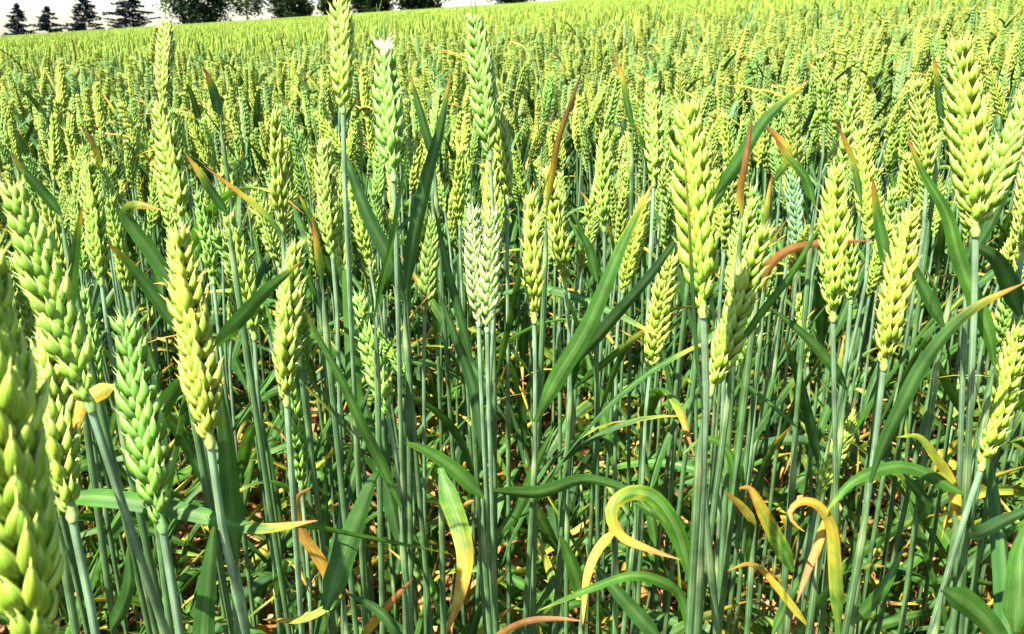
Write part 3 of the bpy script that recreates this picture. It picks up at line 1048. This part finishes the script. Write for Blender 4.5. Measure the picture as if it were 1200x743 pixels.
def proto(name, mb):
    o = bpy.data.objects.new(name, mb.mesh(name, M_CROP))
    PROTO.objects.link(o)
    protos.append(o)


for k in range(12):
    proto('crop_plant', crop_plant(rc, k))
for k in range(4):
    proto('crop_patch', patch(rc, .5, .05, False, 14, 1.05))
for k in range(3):
    proto('far_crop_patch', patch(rc, 2.0, .10, True, 6, 1.7))

pos, rot, scl, idx = [], [], [], []
for foot, tip, h in rest:
    pos.append(foot); rot.append((rc.gauss(0, .04), rc.gauss(0, .04), rc.uniform(0, 6.283)))
    s = h / .83
    scl.append((s, s, s)); idx.append(rc.randrange(12))
yy = 5.25
while yy < 22:
    x = -(.85 * yy + 2)
    while x < .85 * yy + 2:
        pos.append(Vector((x + rc.uniform(-.06, .06), yy + rc.uniform(-.06, .06), gz(x, yy) + rc.gauss(0, .012))))
        rot.append((0, 0, rc.randrange(4) * math.pi / 2)); scl.append((1, 1, 1)); idx.append(12 + rc.randrange(4))
        x += .5
    yy += .5
yy = 23
while yy < CREST + 8:
    x = -(.80 * yy + 4)
    while x < .80 * yy + 4:
        pos.append(Vector((x + rc.uniform(-.2, .2), yy + rc.uniform(-.2, .2), gz(x, yy) + rc.gauss(0, .02))))
        rot.append((0, 0, 0)); scl.append((1, 1, 1)); idx.append(16 + rc.randrange(3))
        x += 2.0
    yy += 2.0

pm = bpy.data.meshes.new('wheat_crop')
pm.from_pydata([tuple(p) for p in pos], [], [])
for nm, data in (('rot', rot), ('scl', scl)):
    a = pm.attributes.new(nm, 'FLOAT_VECTOR', 'POINT')
    a.data.foreach_set('vector', np.array(data, dtype=np.float32).ravel())
a = pm.attributes.new('idx', 'INT', 'POINT')
a.data.foreach_set('value', np.array(idx, dtype=np.int32))
crop = obj('wheat_crop', pm)
tag(crop, 'dense green wheat crop stretching away up to the tree line', 'wheat crop', kind='stuff')
gt = bpy.data.node_groups.new('crop', 'GeometryNodeTree')
gt.interface.new_socket('Geometry', in_out='INPUT', socket_type='NodeSocketGeometry')
gt.interface.new_socket('Geometry', in_out='OUTPUT', socket_type='NodeSocketGeometry')
gi = gt.nodes.new('NodeGroupInput')
go = gt.nodes.new('NodeGroupOutput')
ip = gt.nodes.new('GeometryNodeInstanceOnPoints')
ip.inputs['Pick Instance'].default_value = True
jn = gt.nodes.new('GeometryNodeJoinGeometry')
for o in reversed(protos):
    oi = gt.nodes.new('GeometryNodeObjectInfo')
    oi.inputs['Object'].default_value = o
    oi.inputs['As Instance'].default_value = False
    g2 = gt.nodes.new('GeometryNodeGeometryToInstance')
    gt.links.new(oi.outputs['Geometry'], g2.inputs[0])
    gt.links.new(g2.outputs[0], jn.inputs[0])
gt.links.new(jn.outputs[0], ip.inputs['Instance'])
gt.links.new(gi.outputs[0], ip.inputs['Points'])


def named(n, typ):
    a = gt.nodes.new('GeometryNodeInputNamedAttribute')
    a.data_type = typ
    a.inputs['Name'].default_value = n
    return a.outputs['Attribute']


e2r = gt.nodes.new('FunctionNodeEulerToRotation')
gt.links.new(named('rot', 'FLOAT_VECTOR'), e2r.inputs[0])
gt.links.new(e2r.outputs[0], ip.inputs['Rotation'])
gt.links.new(named('scl', 'FLOAT_VECTOR'), ip.inputs['Scale'])
gt.links.new(named('idx', 'INT'), ip.inputs['Instance Index'])
gt.links.new(ip.outputs[0], go.inputs[0])
md = crop.modifiers.new('crop', 'NODES')
md.node_group = gt

# ------------------------------------------------------------------ dry leaves on and just above the soil
rd = random.Random(91)
mb = MB()
for i in range(5200):
    yq = rd.uniform(.25, 2.3)
    xq = rd.uniform(-1, 1) * (.75 * yq + .35)
    b = Vector((xq, yq, gz(xq, yq) + rd.choice([.006, .01, .02, .05, .12, .2, .28]) * rd.uniform(.5, 1.3) + .004))
    a = rd.uniform(0, 6.283)
    d = Vector((math.cos(a), math.sin(a), 0))
    L = rd.uniform(.05, .16)
    w = rd.uniform(.005, .014)
    c0 = rd.choice([(.40, .18, .06), (.46, .24, .09), (.34, .12, .06), (.48, .30, .13), (.46, .17, .08), (.5, .32, .05)])
    rows = []
    lift = rd.uniform(-.02, .05)
    tw = rd.uniform(-2, 2)
    for k in range(5):
        q = k / 4
        p = b + d * L * q + Vector((rd.gauss(0, .004), rd.gauss(0, .004), lift * math.sin(q * 3.14)))
        p.z = max(p.z, gz(p.x, p.y) + .003)
        s = Quaternion(d, tw * q + .3) @ Vector((-d.y, d.x, 0)) * w * .5 * (1 - q ** 2 * .9)
        c = lerp(c0, (.5, .34, .16), rd.random() * .4)
        rows.append([mb.add(p - s, c, (0, q, i * .1)), mb.add(p + s, c, (1, q, i * .1))])
    mb.grid(rows)
lt = obj('fallen_leaves', mb.mesh('fallen_leaves', M_DEAD))
tag(lt, 'withered brown leaves and straw lying over the soil', 'dead leaves', kind='stuff')

print('plants', len(PLANTS), 'shoots', n_shoot, 'near', len(near), 'crop instances', len(pos))
